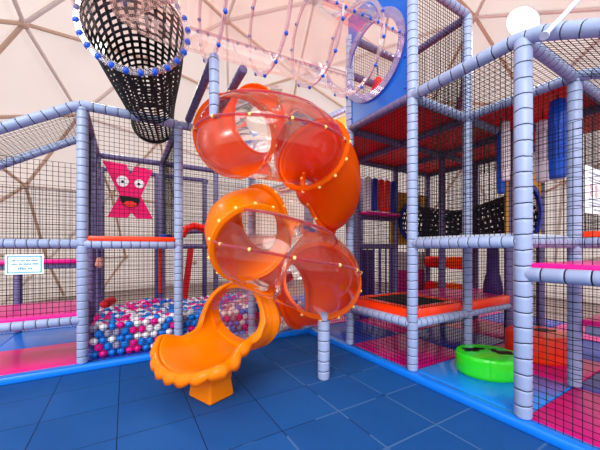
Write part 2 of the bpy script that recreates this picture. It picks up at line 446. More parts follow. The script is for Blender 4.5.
q = MB(); q.sweep([(-2.45, 1.9, 1.86), (-2.25, 1.9, 2.0), (-2.0, 1.9, 2.08), (-1.7, 1.9, 2.10)], .05, 12); q.build('rail', 'shadepad', LF)
net((-5.3, 0, ZL), (2.1-.55, 0, 0), (0, 0, ZD-ZL), .064, .0032); net((-5.3, .0, ZD), (1.55, 0, 0), (0, 0, 1.1), .064, .0032)
net((-5.3, 0, ZT-.93), (1.55, 0, .93), (0, M, 0), .055)
for x in (-3*M, -2*M, -M): net((x, 0, ZB), (M, 0, 0), (0, 0, ZT-ZB), .064, .0032)
for x in (-4.3*M, -3*M, -2*M, -M): net((x, 2*M, ZB), (M if x > -4*M else 1.3*M, 0, 0), (0, 0, (ZT if x > -4*M else 2.9)-ZB), .052)
net((-M, 3*M, ZB), (M, 0, 0), (0, 0, ZT-ZB), .055); net((-2*M, 3*M, ZB), (M, 0, 0), (0, 0, ZT-ZB), .055)
net((-3*M, 0, ZD), (0, 2*M, 0), (0, 0, ZT-ZD), .055); net((-2*M, 0, ZD), (0, 2*M, 0), (0, 0, ZT-ZD), .055)

# --- right frame: trampoline tower
RF = thing('climbing_frame', (M, -2*M, ZB), 'taller padded grey play tower with blue hole panel at right', 'play frame')
post, beam, net, deck = frame_tools(RF)
post(0, -M, ZB, ZU); post(0, -2*M, ZB, ZU, .108); post(0, -3*M, ZB, ZT-.02, .145, .074); post(0, 0, ZB, ZT-.1, m='pad')
for j in range(0, 4):
    for i in (1, 2, 3):
        post(i*M, -j*M, ZT if (i, j) == (1, 1) else ZB, ZU if (i == 1 and j in (1, 2)) else ZT, .11 if i == 1 else .13, m='pad' if i == 1 and j > 1 else 'shadepad')
for i in (1, 2, 3): post(i*M, M, ZB, ZT, m='shadepad')
# roof rails
s = .53
beam([(0, -2*M, ZT), (0, -3*M+.25, ZT), (0, -3*M+.06, ZT), (0, -3*M-.12, ZT-.04), (0, -3*M-.32, ZT-.14), (0, -5.6, ZT-.14-s*1.53)], .145, .068)
beam([(0, -M, ZT), (0, -2*M, ZT)], m='shadepad')
beam([(M, -2*M, ZT), (M, -3*M, ZT), (M, -3*M-.2, ZT-.06), (M, -5.6, ZT-.06-s*1.65)], .13)
beam([(2*M, -3*M, ZT), (2*M, -3*M-.2, ZT-.06), (2*M, -5.6, ZT-.06-s*1.65)], .13)
for j in range(0, 4):
    for i in range(0, 3): beam([(i*M, -j*M, ZT-.02), ((i+1)*M, -j*M, ZT-.02)], m='pad' if j >= 2 and i < 2 else 'shadepad')
for i in (1, 2, 3):
    for j in range(0, 2): beam([(i*M, -j*M, ZT-.02), (i*M, -(j+1)*M, ZT-.02)], m='shadepad')
beam([(2*M, -2*M, ZT-.02), (2*M, -3*M, ZT-.02)], m='shadepad')
beam([(0, -2*M, ZU), (M, -2*M, ZU)]); beam([(M, -2*M, ZU-.03), (M, -M, ZU-.03)], m='shadepad'); beam([(0, -M, ZU-.03), (M, -M, ZU-.03)], m='shadepad')
beam([(M, -2*M, ZU-.15), (1.6*M, -1.6*M, 4.5), (2*M, -M, ZT)], m='shadepad', nm='brace')
beam([(0, -M, 4.6), (M, -M, 4.6)], m='shadepad')
# deck-level and low rails
beam([(0, -2*M, ZD), (0, -3*M, ZD)], .11, .064); beam([(0, -3*M, ZD), (M, -3*M, ZD)], .11, .06); beam([(M, -3*M, ZD), (2*M, -3*M, ZD)])
beam([(M, -3*M, ZD), (M, -4.4*M, ZD)])
beam([(M, 0, ZD), (2*M, 0, ZD)], m='shadepad'); beam([(M, 0, 2.42), (2*M, 0, 2.42)], m='shadepad')
beam([(0, -3*M, 1.455), (0, -4.5*M, 1.455)], .17, .066)
beam([(M, -3*M-.1, .78), (M, -4.5*M, .78)], .15, .06)
beam([(0, -M, ZL), (0, -2*M, ZL)], .12, .064); beam([(0, -2*M, ZL), (M, -2*M, ZL)], .12, .064); beam([(M, -2*M, ZL), (2*M, -2*M, ZL)], .12)
beam([(0, -M, ZL), (M, -M, ZL)]); beam([(2*M, -2*M, ZL), (2*M, -M, ZL)], m='shadepad'); beam([(M, -M, ZL), (2*M, -M, ZL)])
# decks
deck(.06, 2*M, -2*M, 0, ZT+.035, 'redsheet', .02); deck(M, 3*M, -3*M, -2*M, ZT+.035, 'redsheet', .02)
deck(2*M, 3*M, -2*M, 0, ZT+.035, 'redsheet', .02)
deck(.02, M, -3*M+.04, -2*M-.04, ZD+.035, 'grey', .05)
deck(-.02, M, -4.5*M, -3*M-.06, 1.50, 'lpink', .06); deck(M-.02, 2*M, -4.5*M, -3*M-.06, .82, 'lpink', .07)
deck(M+.05, 2*M, -2*M+.05, -M, .79, 'pink', .09)
bx((M+.06, -2*M-.06, .76), (2*M-.06, -2*M+.06, .90), 'edge_pad', 'redorange', RF)
bx((M, -3*M-.3, ZD+.03), (2*M, -3*M-.06, ZD+.13), 'edge_pad', 'redorange', RF)
bx((M+.06, -.24, 2.46), (2*M-.06, .1, 2.53), 'shelf', 'pink', RF)
# panels
def hole_panel(axis, c, lo, hi, hc, hr, th, col, nm, par):
    """board with a round hole; axis: 'x' board in the YZ plane at x=c, 'y' board in the XZ plane at y=c"""
    N = 48; m = MB()
    def pt(p, z, t): return (c+t, p, z) if axis == 'x' else (p, c+t, z)
    inner, outer = [], []
    for k in range(N):
        a = 2*math.pi*(k+.5)/N; dx, dz = math.cos(a), math.sin(a)
        inner.append((hc[0]+hr*dx, hc[1]+hr*dz))
        ts = []
        if dx > 1e-6: ts.append((hi[0]-hc[0])/dx)
        if dx < -1e-6: ts.append((lo[0]-hc[0])/dx)
        if dz > 1e-6: ts.append((hi[1]-hc[1])/dz)
        if dz < -1e-6: ts.append((lo[1]-hc[1])/dz)
        t = min(ts); outer.append([hc[0]+t*dx, hc[1]+t*dz])
    for cx, cz in ((lo[0], lo[1]), (lo[0], hi[1]), (hi[0], lo[1]), (hi[0], hi[1])):
        k = min(range(N), key=lambda q: (outer[q][0]-cx)**2+(outer[q][1]-cz)**2); outer[k] = [cx, cz]
    vs = []
    for t in (0, th): vs += [pt(p, z, t) for p, z in inner]+[pt(p, z, t) for p, z in outer]
    fs = []
    for k in range(N):
        l = (k+1) % N
        fs += [(k, l, N+l, N+k), (2*N+k, 3*N+k, 3*N+l, 2*N+l), (k, 2*N+k, 2*N+l, l), (N+k, N+l, 3*N+l, 3*N+k)]
    m.add(vs, fs); return m.build(nm, col, par, smooth=False)
TY, TZ, TR = -1.80, 4.57, .57
hp = hole_panel('x', -.02, (-2*M+.05, ZT+.02), (-M+.02, ZU+.3), (TY, TZ), TR, .03, 'blue', 'hole_panel', RF); hp['label'] = 'blue panel with a round hole'
for y in (-2*M+.1, -M-.05):
    for k in range(4):
        q = MB(); q.ball((-.025, y, ZT+.15+k*.42), .018, nu=8, nv=5); q.build('bolt', 'bbolt', hp)
q = MB(); q.prism([(.62, .02, ZT-.1), (M-.05, .02, ZT-.1), (M-.05, .02, 4.75), (.62, .02, 4.45)], (0, .03, 0)); yp = q.build('side_panel', 'yellow', RF, smooth=False); yp['label'] = 'yellow side panel'
beam([(-.1, 0, 4.15), (M, 0, 4.95)], m='pad', nm='brace')
for yy in (.02, -2*M-.03):
    o = hole_panel('y', yy, (2*M-.12, ZD+.04), (3*M+.1, 3.12), (2.5*M, 2.38), .47, .03, 'yellow', 'hole_panel', RF); o['label'] = 'yellow panel with a round hole'
o = bx((2*M+.05, .05, .5), (3*M-.05, .12, 1.15), 'padded_panel', 'pink', RF); o['label'] = 'pink padded panel'
o = bx((2*M+.05, .05, 1.15), (3*M-.05, .12, 1.62), 'padded_panel', 'palepink', RF); o['label'] = 'pale padded panel'
o = bx((M+.08, .65, .3), (2*M-.08, .75, 1.68), 'padded_panel', 'purple', RF); o['label'] = 'dark purple padded panel'
for k in range(6):
    x = M+.12+k*.2; q = MB(); q.sweep([(x, .0, ZB), (x, .0, ZD)], .022, 8); q.build('bar', 'purple', RF)
# nets of the right frame
net((0, -2*M, ZB), (0, M, 0), (0, 0, ZL-ZB), .05); net((0, -2*M, .9), (0, M, 0), (0, 0, ZT-.9), .05)
net((0, -2*M, ZB), (M, 0, 0), (0, 0, ZL-ZB), .05); net((0, -2*M, .9), (M, 0, 0), (0, 0, ZT-.9), .05)
net((0, -3*M, ZD), (0, M, 0), (0, 0, ZT-ZD), .05)
net((0, -4.5*M, ZB), (0, 1.5*M, 0), (0, 0, 2.65), .060, .0028)
net((0, -3*M-.05, ZT-.04), (0, -1.8, -.9), (M, 0, 0), .055); net((M, -3*M-.05, ZT-.04), (0, -1.8, -.9), (M, 0, 0), .055)
net((0, -3*M, ZT), (M, 0, 0), (0, M, 0), .055)
net((M, -3*M, ZD), (M, 0, 0), (0, 0, ZT-ZD), .05); net((M, -3*M, ZT-.9), (0, M, 0), (0, 0, .9), .05)
net((0, -2*M, ZT), (M, 0, 0), (0, 0, ZU-ZT), .05); net((0, -M, ZT), (M, 0, 0), (0, 0, ZU-ZT), .05); net((M, -2*M, ZT), (0, M, 0), (0, 0, ZU-ZT), .05)
net((M, -2*M, ZB), (M, 0, 0), (0, 0, ZT-ZB), .05); net((2*M, -2*M, ZB), (M, 0, 0), (0, 0, ZT-ZB), .05); net((2*M, -3*M, ZB), (M, 0, 0), (0, 0, ZT-ZB), .05)
for j in (3, 2, 1): net((3*M, -j*M, ZB), (0, M, 0), (0, 0, ZT-ZB), .05)
for i in (0, 1, 2): net((i*M, 0, ZB), (M, 0, 0), (0, 0, ZT-ZB), .05)
net((3*M, -4.5*M, ZB), (0, 1.5*M, 0), (0, 0, 2.9), .05)
for i in (1, 2): net((i*M, M, ZB), (M, 0, 0), (0, 0, ZT-ZB), .055)
for i in (3,): net((i*M, -3*M, ZB), (M, 0, 0), (0, 0, ZT-ZB), .055)
q = MB(); q.sweep([(-0.177, -3.983, 3.499), (0.222, -4.079, 3.896), (1.02, -4.271, 4.69)], .022, 10); q.sweep([(-0.189, -3.98, 3.487), (-0.177, -3.983, 3.499)], .036, 10)
o = q.build('hanger_rod', 'steel', RF); o['label'] = 'thin pale steel rod'

# ---------------------------------------------------------------- trampoline
tr = thing('trampoline', (M/2, -1.5*M, ZB), 'square trampoline with red padding around its black mat', 'trampoline')
x0, x1, y0, y1, zt = .05, M-.05, -2*M+.05, -M-.05, .90
bx((x0-.03, y0, .74), (x0+.12, y1, zt), 'frame_pad', 'redorange', tr, .03); bx((x1-.12, y0, .74), (x1+.02, y1, zt), 'frame_pad', 'redorange', tr, .03)
bx((x0+.12, y0-.03, .74), (x1-.12, y0+.12, zt), 'frame_pad', 'redorange', tr, .03); bx((x0+.12, y1-.12, .74), (x1-.12, y1+.02, zt), 'frame_pad', 'redorange', tr, .03)
bx((x0+.11, y0+.11, .85), (x1-.11, y1-.11, .882), 'jumping_mat', 'matblack', tr, .008)

# ---------------------------------------------------------------- spiral slide
def cat(P, t):
    n = len(P); i = min(max(int(t), 0), n-2); u = t-i
    p0, p1, p2, p3 = P[max(i-1, 0)], P[i], P[i+1], P[min(i+2, n-1)]
    return .5*((2*p1)+(p2-p0)*u+(2*p0-5*p1+4*p2-p3)*u*u+(3*p1-p0-3*p2+p3)*u**3)
SP = [V(p) for p in [(-0.813, -0.588, 3.95), (-1.165, -0.555, 3.86), (-1.652, -0.79, 3.56), (-1.964, -1.221, 3.18), (-1.972, -1.53, 3.1), (-1.687, -1.814, 3.03), (-1.359, -1.868, 3.0), (-1.062, -1.719, 2.97), (-0.69, -1.52, 2.78), (-0.486, -1.176, 2.45), (-1.026, -0.753, 2.24), (-1.762, -1.015, 2.03), (-1.847, -1.534, 1.74), (-1.755, -1.89, 1.63), (-1.464, -2.085, 1.5), (-1.163, -2.007, 1.38), (-0.95, -1.785, 1.28), (-0.816, -1.283, 1.05), (-1.059, -0.907, 0.95), (-1.564, -1.074, 0.86), (-1.899, -1.306, 0.82)]]
SR = .495
SL = thing('spiral_slide', (-1.3, -1.45, 0), 'orange spiral tube slide with clear sections in front of the frames', 'slide')
def section(t0, t1, nm, mt, r=SR, solid=0):
    n = max(4, int((t1-t0)*6)); m = MB(); m.sweep([cat(SP, t0+(t1-t0)*k/n) for k in range(n+1)], r, 40, cap=False)
    return m.build(nm, mt, SL, solid=solid, ang=0)
def frm(t):
    p = cat(SP, t); T = (cat(SP, min(t+.02, len(SP)-1))-cat(SP, t-.02)).normalized()
    S = T.cross(V((0, 0, 1))).normalized(); return p, T, S, S.cross(T)
def flange(t, mt, n=14, bolts=True):
    p, T, S, U = frm(t); m = MB(); seg = 40
    prof = [(SR-.012, -.03), (SR+.045, -.03), (SR+.055, -.015), (SR+.055, .015), (SR+.045, .03), (SR-.012, .03)]
    vs = [p+T*z+r*(math.cos(2*math.pi*j/seg)*S+math.sin(2*math.pi*j/seg)*U) for r, z in prof for j in range(seg)]
    m.add(vs, [(i*seg+j, i*seg+(j+1) % seg, ((i+1) % 6)*seg+(j+1) % seg, ((i+1) % 6)*seg+j) for i in range(6) for j in range(seg)])
    f = m.build('flange', mt, SL)
    for j in range(n if bolts else 0):
        a = 2*math.pi*(j+.3)/n
        q = MB(); c = p+(SR+.05)*(math.cos(a)*S+math.sin(a)*U)
        q.ball(c, .024, nu=8, nv=6); q.build('bolt', 'ybolt', f)
    return f
section(0, 1.5, 'clear_tube', 'clear'); section(1.5, 3, 'tube_elbow', 'orange', solid=.012); section(3, 7, 'clear_tube', 'clear'); section(7, 9.15, 'tube_elbow', 'orange', solid=.012); section(9.15, 10.5, 'clear_tube', 'clear')
section(10.5, 12, 'tube_elbow', 'amber', solid=.012); section(12, 16, 'clear_tube', 'clear'); section(16, 17.6, 'tube_elbow', 'orange', solid=.012); section(17.6, 20, 'clear_tube', 'thinclear')
for t, mt in ((3, 'orange'), (7, 'orange'), (9.15, 'orange'), (10.5, 'amber'), (1.5, 'orange'), (12, 'amber'), (16, 'orange')): flange(t, mt)
flange(17.6, 'orange', bolts=False)
for t0, t1, ang in ((3, 7, 155), (12, 16, 155), (3, 7, 20), (12, 16, 20)):
    m = MB(); P = []
    for k in range(25):
        p, T, S, U = frm(t0+.06+(t1-t0-.12)*k/24); a = math.radians(-180+ang if ang > 90 else ang+0)
        P.append((p, S, U))
    # S points to the outer side of the right-hand... choose the outward side by distance from the slide axis
    pts = []
    for p, S, U in P:
        out = V((p.x+1.3, p.y+1.45, 0)).normalized(); sgn = 1 if S.dot(out) > 0 else -1
        h = .12 if ang > 90 else .93; w = math.sqrt(1-h*h)
        pts.append(p+(SR+.01)*(sgn*S*w+U*h))
    m.sweep(pts, .016, 6); sm = m.build('seam', 'seam', SL)
    if ang > 90:
        for k in range(2, 24, 4):
            q = MB(); q.ball(pts[k], .022, nu=8, nv=6); q.build('bolt', 'ybolt', sm)
# exit chute
H = SP[-1]; LIP = V((-2.822, -1.690, 0)); ax = (V((LIP.x-H.x, LIP.y-H.y, 0))); side = V((-ax.y, ax.x, 0)).normalized()  # side: towards the camera's right is -side
def sm(a, b_, t): t = min(max((t-a)/(b_-a), 0), 1); return t*t*(3-2*t)
def chute(u, s):
    A = math.radians(180-90*sm(0.0, .27, s)-26*sm(.25, 1, s))
    w = .60-.10*sm(.05, .35, s)+.13*sm(.4, 1, s); h = .42-(.12 if u > 0 else .22)*sm(.04, .40, s)+(-.08 if u > 0 else .16)*sm(.5, 1, s)
    b0 = (H.z-.42)-.03*sm(0, .6, s)+.03*sm(.6, 1, s)
    ph = A*u
    c = H+ax*s*(1-.22*u*u*sm(.3, 1, s))
    return V((c.x, c.y, b0))+side*(w*math.sin(ph))+V((0, 0, h*(1-math.cos(ph))))
m = MB(); us = [i/20-1 for i in range(41)]; ss = [k/30 for k in range(31)]
m.surf(chute, us, ss); m.build('exit_chute', 'amber', SL, solid=.03, ang=0)
m = MB(); edge = [(1, k/30) for k in range(1, 31)]+[(u, 1) for u in reversed(us[1:-1])]+[(-1, k/30) for k in range(30, 0, -1)]
rows = [[], [], [], [], []]; cen = H+ax*.5; Lacc = 0; prev = None
for i, (u, s_) in enumerate(edge):
    p = chute(u, s_)
    if prev is not None: Lacc += (p-prev).length
    prev = p
    o = side*u*(1.0 if abs(u) == 1 else .5)+ax.normalized()*(max(0, s_-.75)*4 if abs(u) < 1 else max(0, s_-.85)*3)
    o.z = 0; o = o.normalized() if o.length > 1e-6 else ax.normalized()
    k = sm(.10, .45, s_) if abs(u) == 1 else 1
    sc = abs(math.sin(Lacc/.19*math.pi))
    for r_, (oo, zz) in zip(rows, ((0, 0), (.028, .02), (.055+.02*sc, .004), (.066+.03*sc, -.045*k), (.058+.03*sc, -(.075+.032*sc)*k))): r_.append(p+o*oo+V((0, 0, zz)))
n = len(edge); m.add(sum(rows, []), [(j*n+i, j*n+i+1, (j+1)*n+i+1, (j+1)*n+i) for j in range(4) for i in range(n-1)])
m.build('scalloped_rim', 'amber', SL, solid=.014, ang=0)
m = MB(); seg = 40; T = ax.normalized(); prof = [(.565, -.06), (.62, -.07), (.655, 0), (.62, .07), (.575, .06)]
vs = [H+T*z+r*math.cos(2*math.pi*j/seg)*side+V((0, 0, (r-.215)*math.sin(2*math.pi*j/seg))) for r, z in prof for j in range(seg)]
m.add(vs, [(i*seg+j, i*seg+(j+1) % seg, ((i+1) % 5)*seg+(j+1) % seg, ((i+1) % 5)*seg+j) for i in range(5) for j in range(seg)])
m.build('exit_hoop', 'amber', SL, ang=50)
m = MB(); fc = V((-2.383, -1.635, 0)); T = ax.normalized(); P8 = []
for z, hx, hy in ((0, .16, .19), (.03, .17, .2), (.2, .15, .18), (.36, .14, .23)):
    P8.append([fc+T*(hx*i)+side*(hy*j)+V((0, 0, z)) for i, j in ((-1, -1), (1, -1), (1, 1), (-1, 1))])
m.add(sum(P8, []), [(k*4+i, k*4+(i+1) % 4, k*4+4+(i+1) % 4, k*4+4+i) for k in range(3) for i in range(4)]+[(3, 2, 1, 0)])
ft = m.build('support_foot', 'amber', SL, smooth=False); bv = ft.modifiers.new('bevel', 'BEVEL'); bv.width = .025; bv.segments = 3
m = MB(); m.sweep([(-1.015, -1.93, 0), (-1.015, -1.93, .86)], .078, 16, gap=.13, round_end=.03); o = m.build('support_post', 'pad', SL); o['label'] = 'grey padded support post'

# ---------------------------------------------------------------- clear crawl tube with net tunnel
CT = thing('crawl_tube', (-1.4, TY, TZ-TR), 'clear crawl tube with blue bolts running high to the blue panel', 'crawl tube')
RC, RN = V((-3.15, -1.55, 4.02)), V((.22, .92, -.10)).normalized()
def tz(x): return TZ+.055*x
path = [V((.02, TY, TZ)), V((-1.3, TY, tz(-1.3))), V((-2.55, TY, tz(-2.55)))]
m = MB(); m.sweep(path, TR-.02, 48, cap=False); m.build('tube_shell', 'tube', CT, ang=0)
cp = [V((-2.55, TY, tz(-2.55))), V((-2.95, TY-.02, tz(-2.95)-.03)), V((-3.28, -1.95, 4.35)), RC-RN*.05]
m = MB(); m.sweep([cat(cp, k/4) for k in range(13)], [TR-.02-.07*k/12 for k in range(13)], 48, cap=False); m.build('elbow_shell', 'tube', CT, ang=0)
def hoop(c, n, r, dr, th, mt, par, seg=48, nm='flange'):
    n = n.normalized(); S = n.cross(V((0, 0, 1))).normalized(); U = S.cross(n)
    prof = [(r-dr, -th), (r+dr, -th), (r+dr, th), (r-dr, th)]
    m = MB(); vs = [c+n*z+q*(math.cos(2*math.pi*j/seg)*S+math.sin(2*math.pi*j/seg)*U) for q, z in prof for j in range(seg)]
    m.add(vs, [(i*seg+j, i*seg+(j+1) % seg, ((i+1) % 4)*seg+(j+1) % seg, ((i+1) % 4)*seg+j) for i in range(4) for j in range(seg)])
    return m.build(nm, mt, par), S, U
def bolts(par, c, S, U, r, n, br, off=V((0, 0, 0)), mt='bbolt'):
    for j in range(n):
        a = 2*math.pi*(j+.5)/n; q = MB(); q.ball(c+off+r*(math.cos(a)*S+math.sin(a)*U), br, nu=8, nv=6); q.build('bolt', mt, par)
for x in (-.42, -1.08, -1.75, -2.42):
    f, S, U = hoop(V((x, TY, tz(x))), V((1, 0, .055)), TR+.02, .025, .014, 'cseam', CT); bolts(f, V((x, TY, tz(x))), S, U, TR+.045, 12, .024)
f, S, U = hoop(V((-.04, TY, TZ)), V((1, 0, 0)), TR+.0, .06, .016, 'violet', CT)
f['label'] = 'violet tinted clear flange'
f, S, U = hoop(RC, RN, TR-.06, .032, .014, 'rim', CT); bolts(f, RC, S, U, TR-.05, 24, .034)
for ang in (0, 180):
    a = math.radians(ang); dv = V((0, math.cos(a), math.sin(a)))
    m = MB(); y0v = V((0, TY, TZ))+dv*(TR-.005)
    m.sweep([(-2.55, y0v.y, y0v.z+tz(-2.55)-TZ), (-.02, y0v.y, y0v.z)], .02, 8); sm_ = m.build('seam', 'cseam', CT, smooth=False)
    for k in range(19):
        q = MB(); q.ball((-2.45+k*.13, y0v.y+dv.y*.02, y0v.z+dv.z*.02+tz(-2.45+k*.13)-TZ), .02, nu=8, nv=6); q.build('bolt', 'bbolt', sm_)
m = MB(); m.sweep([(-2.38, -1.75, 3.16), (-2.38, -1.75, 3.86)], .056, 14, gap=.13, round_end=.02); o = m.build('support_pole', 'pad', CT); o['label'] = 'grey padded support pole'
for x in (-2.36, -2.0):
    m = MB(); m.sweep([(x, TY+.15, 3.88), (x, -.05, 3.77)], .055, 12, gap=.12, round_end=.02); m.build('support_arm', 'shadepad', CT)

def tunnel(name, P, rr, nu, nv, hole, par, mt='web', sagf=None):
    """webbing tube with square openings along a smooth path"""
    us, vs_ = [], []
    for i in range(nu): us += [i/nu, (i+1-hole)/nu]
    for j in range(nv): vs_ += [j/nv, (j+1-hole)/nv]
    vs_.append(1.0)
    def fn(u, v):
        t = v*(len(P)-1); p = cat(P, t); T = (cat(P, min(t+.02, len(P)-1))-cat(P, max(t-.02, 0))).normalized()
        S = T.cross(V((0, 0, 1))).normalized(); U = S.cross(T); r = rr(v); a = 2*math.pi*u+v*.25
        return p+r*(math.cos(a)*S+math.sin(a)*U)
    m = MB(); m.surf(fn, us, vs_, keep=lambda i, j: not (i % 2 and j % 2), close_u=True)
    return m.build(name, mt, par, solid=.006, smooth=False)
NTn = thing('net_tunnel', tuple(RC), 'black webbing net tunnel hanging from the clear tube to the left frame', 'net tunnel')
tunnel('webbing', [RC, V((-3.06, -1.0, 3.98)), V((-2.96, -.3, 3.97)), V((-2.86, .4, 3.97)), V((-2.80, .85, 3.95))], lambda v: TR-.09-.14*sm(0, .8, v), 28, 26, .6, NTn)
o, S, U = hoop(V((-2.80, .85, 3.95)), V((.2, .95, -.05)), .34, .02, .02, 'black', NTn, nm='end_ring')

RT = thing('net_tunnel', (2.5*M, -M, 1.9), 'sagging black net crawl tunnel between the yellow panels', 'net tunnel')
sag = [V((2.5*M, .04, 2.38)), V((2.5*M, -.4, 2.30)), V((2.5*M, -M, 2.16)), V((2.5*M, -2*M+.4, 2.28)), V((2.5*M, -2*M-.02, 2.38))]
tunnel('webbing', sag, lambda v: .45-.06*math.sin(math.pi*v), 22, 28, .54, RT)
for y in (-.02, -2*M-.06): o, S, U = hoop(V((2.5*M, y, 2.38)), V((0, 1, 0)), .47, .045, .025, 'ringblue', RT, nm='ring'); o['label'] = 'blue ring'

# ---------------------------------------------------------------- pouffes
def pouffe(loc, rx, ry, h, col, lab, rz, blobs):
    t = thing('foam_pouffe', loc, lab, 'pouffe'); m = MB()
    prof = [(.94, 0), (.99, .02), (1, .05), (1, h-.05), (.99, h-.02), (.95, h-.004), (.7, h+.004), (.3, h+.006)]
    m.lathe(loc, prof, 48, sx=rx, sy=ry)
    c, s_ = math.cos(rz), math.sin(rz)
    m.v = [(loc[0]+(x-loc[0])*c-(y-loc[1])*s_, loc[1]+(x-loc[0])*s_+(y-loc[1])*c, z) for x, y, z in m.v]
    m.build('body', col, t)
    p = MB()
    for poly in blobs:
        p.prism([(loc[0]+(x*rx)*c-(y*ry)*s_, loc[1]+(x*rx)*s_+(y*ry)*c, loc[2]+h+.0045) for x, y in poly], (0, 0, .004))
    p.build('top_print', 'black', t, smooth=False)
def blob(cx, cy, r, sp, k=16, ph=0):
    return [(cx+r*(1+.28*math.sin(sp*2*math.pi*i/k+ph))*math.cos(2*math.pi*i/k)*1.25, cy+r*(1+.28*math.sin(sp*2*math.pi*i/k+ph))*math.sin(2*math.pi*i/k)*.8) for i in range(k)]
pouffe((.80, -3.02, ZB), .375, .34, .26, 'green', 'lime green oval foam pouffe with black print on its top', math.radians(-30),
       [blob(-.38, .22, .24, 3, 20), blob(-.6, .1, .12, 2), blob(-.12, .3, .15, 4, 20), blob(.42, -.12, .24, 3, 20, 1), blob(.62, -.28, .12, 2), blob(.3, .18, .11, 3)])
pouffe((2.02, -3.11, ZB), .42, .38, .38, 'redorange', 'red orange round foam pouffe with black print on its top', math.radians(-30),
       [blob(.1, .1, .28, 3, 20), blob(.42, -.05, .16, 2), blob(-.25, .2, .14, 3)])

# ---------------------------------------------------------------- hanging bags, rollers
def bag(x, y, z0, z1, r, col, lab):
    t = thing('hanging_bag', (x, y, z0), lab, 'punch bag', 'punch bags hanging under the red deck'); m = MB()
    L = z1-z0
    m.lathe((x, y, z0), [(r*.78, 0), (r*.92, .01), (r*.95, .08), (r, .1), (r, L-.16), (r*.9, L-.12), (r*.95, L-.1), (r*.9, L-.02), (r*.6, L)], 20); m.build('bag', col, t)
    m = MB(); m.sweep([(x, y, z1-.01), (x, y, ZT+.03)], .008, 6); m.build('strap', 'black', t)
    return t
bag(1.535, -2.90, 2.69, 3.55, .055, 'palepink', 'slim white hanging bag left of the nearest tall post')
bag(1.79, -2.72, 2.55, 3.52, .06, 'bagblue', 'slim blue hanging bag half behind the nearest tall post')
bag(2.20, -2.86, 2.72, 3.60, .05, 'pink', 'slim magenta hanging bag half behind the nearest tall post')
bag(1.997, -3.175, 2.67, 3.56, .085, 'palepink', 'pale pink hanging bag between the nearest post and blue bag')
t = thing('hanging_bag', (.6, -1.3, 4.1), 'dark red hanging bag inside the upper tower seen through the round hole', 'punch bag'); m = MB()
m.lathe((.6, -1.3, 4.1), [(.10, 0), (.13, .03), (.14, .3), (.11, .5), (.05, .6)], 18); m.build('bag', 'red', t)
m = MB(); m.sweep([(.6, -1.3, 4.68), (.6, -1.25, 5.2)], .008, 6); m.build('strap', 'black', t)
bag(1.678, -3.452, 2.62, 3.66, .095, 'bagblue', 'wide blue hanging bag nearest the right notice board')
def roll(a, c, r, col, lab, grp, nm='foam_roller', cat_='roller'):
    t = thing(nm, a, lab, cat_, grp); m = MB(); m.sweep([a, c], r, 18, round_end=.03); m.build('foam', col, t)
    d_ = (V(c)-V(a)).normalized(); m = MB(); m.sweep([V(a)-d_*.03, V(c)+d_*.03], .02, 8); m.build('spindle', 'steel', t)
for k, (col, lab) in enumerate((('white', 'white upright foam roller at the left end of the shelf row'), ('ringblue', 'blue upright foam roller beside the white one on the shelf'), ('red', 'left of the two red upright foam rollers on the shelf'), ('red', 'right of the two red upright foam rollers on the shelf'), ('ringblue', 'blue upright foam roller at the right end of the shelf row'))):
    x = M+.22+k*.2; roll((x, -.13, 2.56), (x, -.13, 3.3), .075, col, lab, 'upright rollers on the pink shelf')
for z, nm in ((1.36, 'upper'), (.72, 'lower')):
    roll((3.55, -.12, z), (3.55, -.66, z), .15, 'red', 'red half of the %s horizontal foam roller pair behind the netting' % nm, 'horizontal foam rollers')
    roll((3.55, -.74, z), (3.55, -1.2, z), .15, 'orange', 'orange half of the %s horizontal foam roller pair behind the netting' % nm, 'horizontal foam rollers')
t = thing('foam_column', (3.2, -1.9, .88), 'dark purple foam column standing behind the trampoline bay', 'column'); m = MB()
m.lathe((3.2, -1.9, .79), [(.17, 0), (.18, .03), (.17, .2), (.12, .4), (.11, .8), (.10, .95), (.06, .98)], 20); m.build('body', 'purple', t)
bx((2*M, -2*M+.1, .6), (3*M-.1, -M, .79), 'deck', 'pink', RF)
t = thing('foam_ramp', (-.5, .55, ZB), 'red sloping foam beam behind the slide above the ball pit', 'foam beam'); m = MB()
m.prism([(-1.15, .5, .50), (-1.1, .5, .36), (-.1, .5, 1.06), (-.15, .5, 1.20)], (0, .16, 0)); m.build('beam', 'red', t, smooth=False)
m = MB(); m.prism([(-1.15, .49, .36), (-1.12, .49, .22), (-.1, .49, .92), (-.1, .49, 1.06)], (0, .16, 0)); m.build('lower_band', 'palepink', t, smooth=False)
t = thing('foam_arch', (-1.9, 1.8, 1.86), 'red soft foam arch on the upper level behind the ball pit', 'foam block'); m = MB()
m.sweep([(-2.2, 1.68, 1.95), (-2.12, 1.68, 2.12), (-1.95, 1.68, 2.2), (-1.75, 1.68, 2.16), (-1.6, 1.68, 2.0)], .08, 14, round_end=.03); m.build('arch', 'red', t)
q = MB(); q.sweep([(-2.62, 1.6, 1.93), (-2.40, 1.6, 1.93)], .07, 14, round_end=.03); tag(q.build('foam_roll', 'ringblue'), 'small dark blue foam roll on the grey deck by the back post', 'foam roll')
q = MB(); q.sweep([(-3.62, .95, 1.42), (-3.62, 1.25, 1.5)], .06, 12, round_end=.03); tag(q.build('foam_block', 'skin'), 'small tan foam block beside the left tall post', 'foam block')
q = MB(); q.sweep([(-3.6, 1.7, .62), (-3.45, 2.0, .66)], .08, 12, round_end=.03); tag(q.build('foam_roll', 'dred'), 'dark red foam roll leaning at the back of the ball pit', 'foam roll')

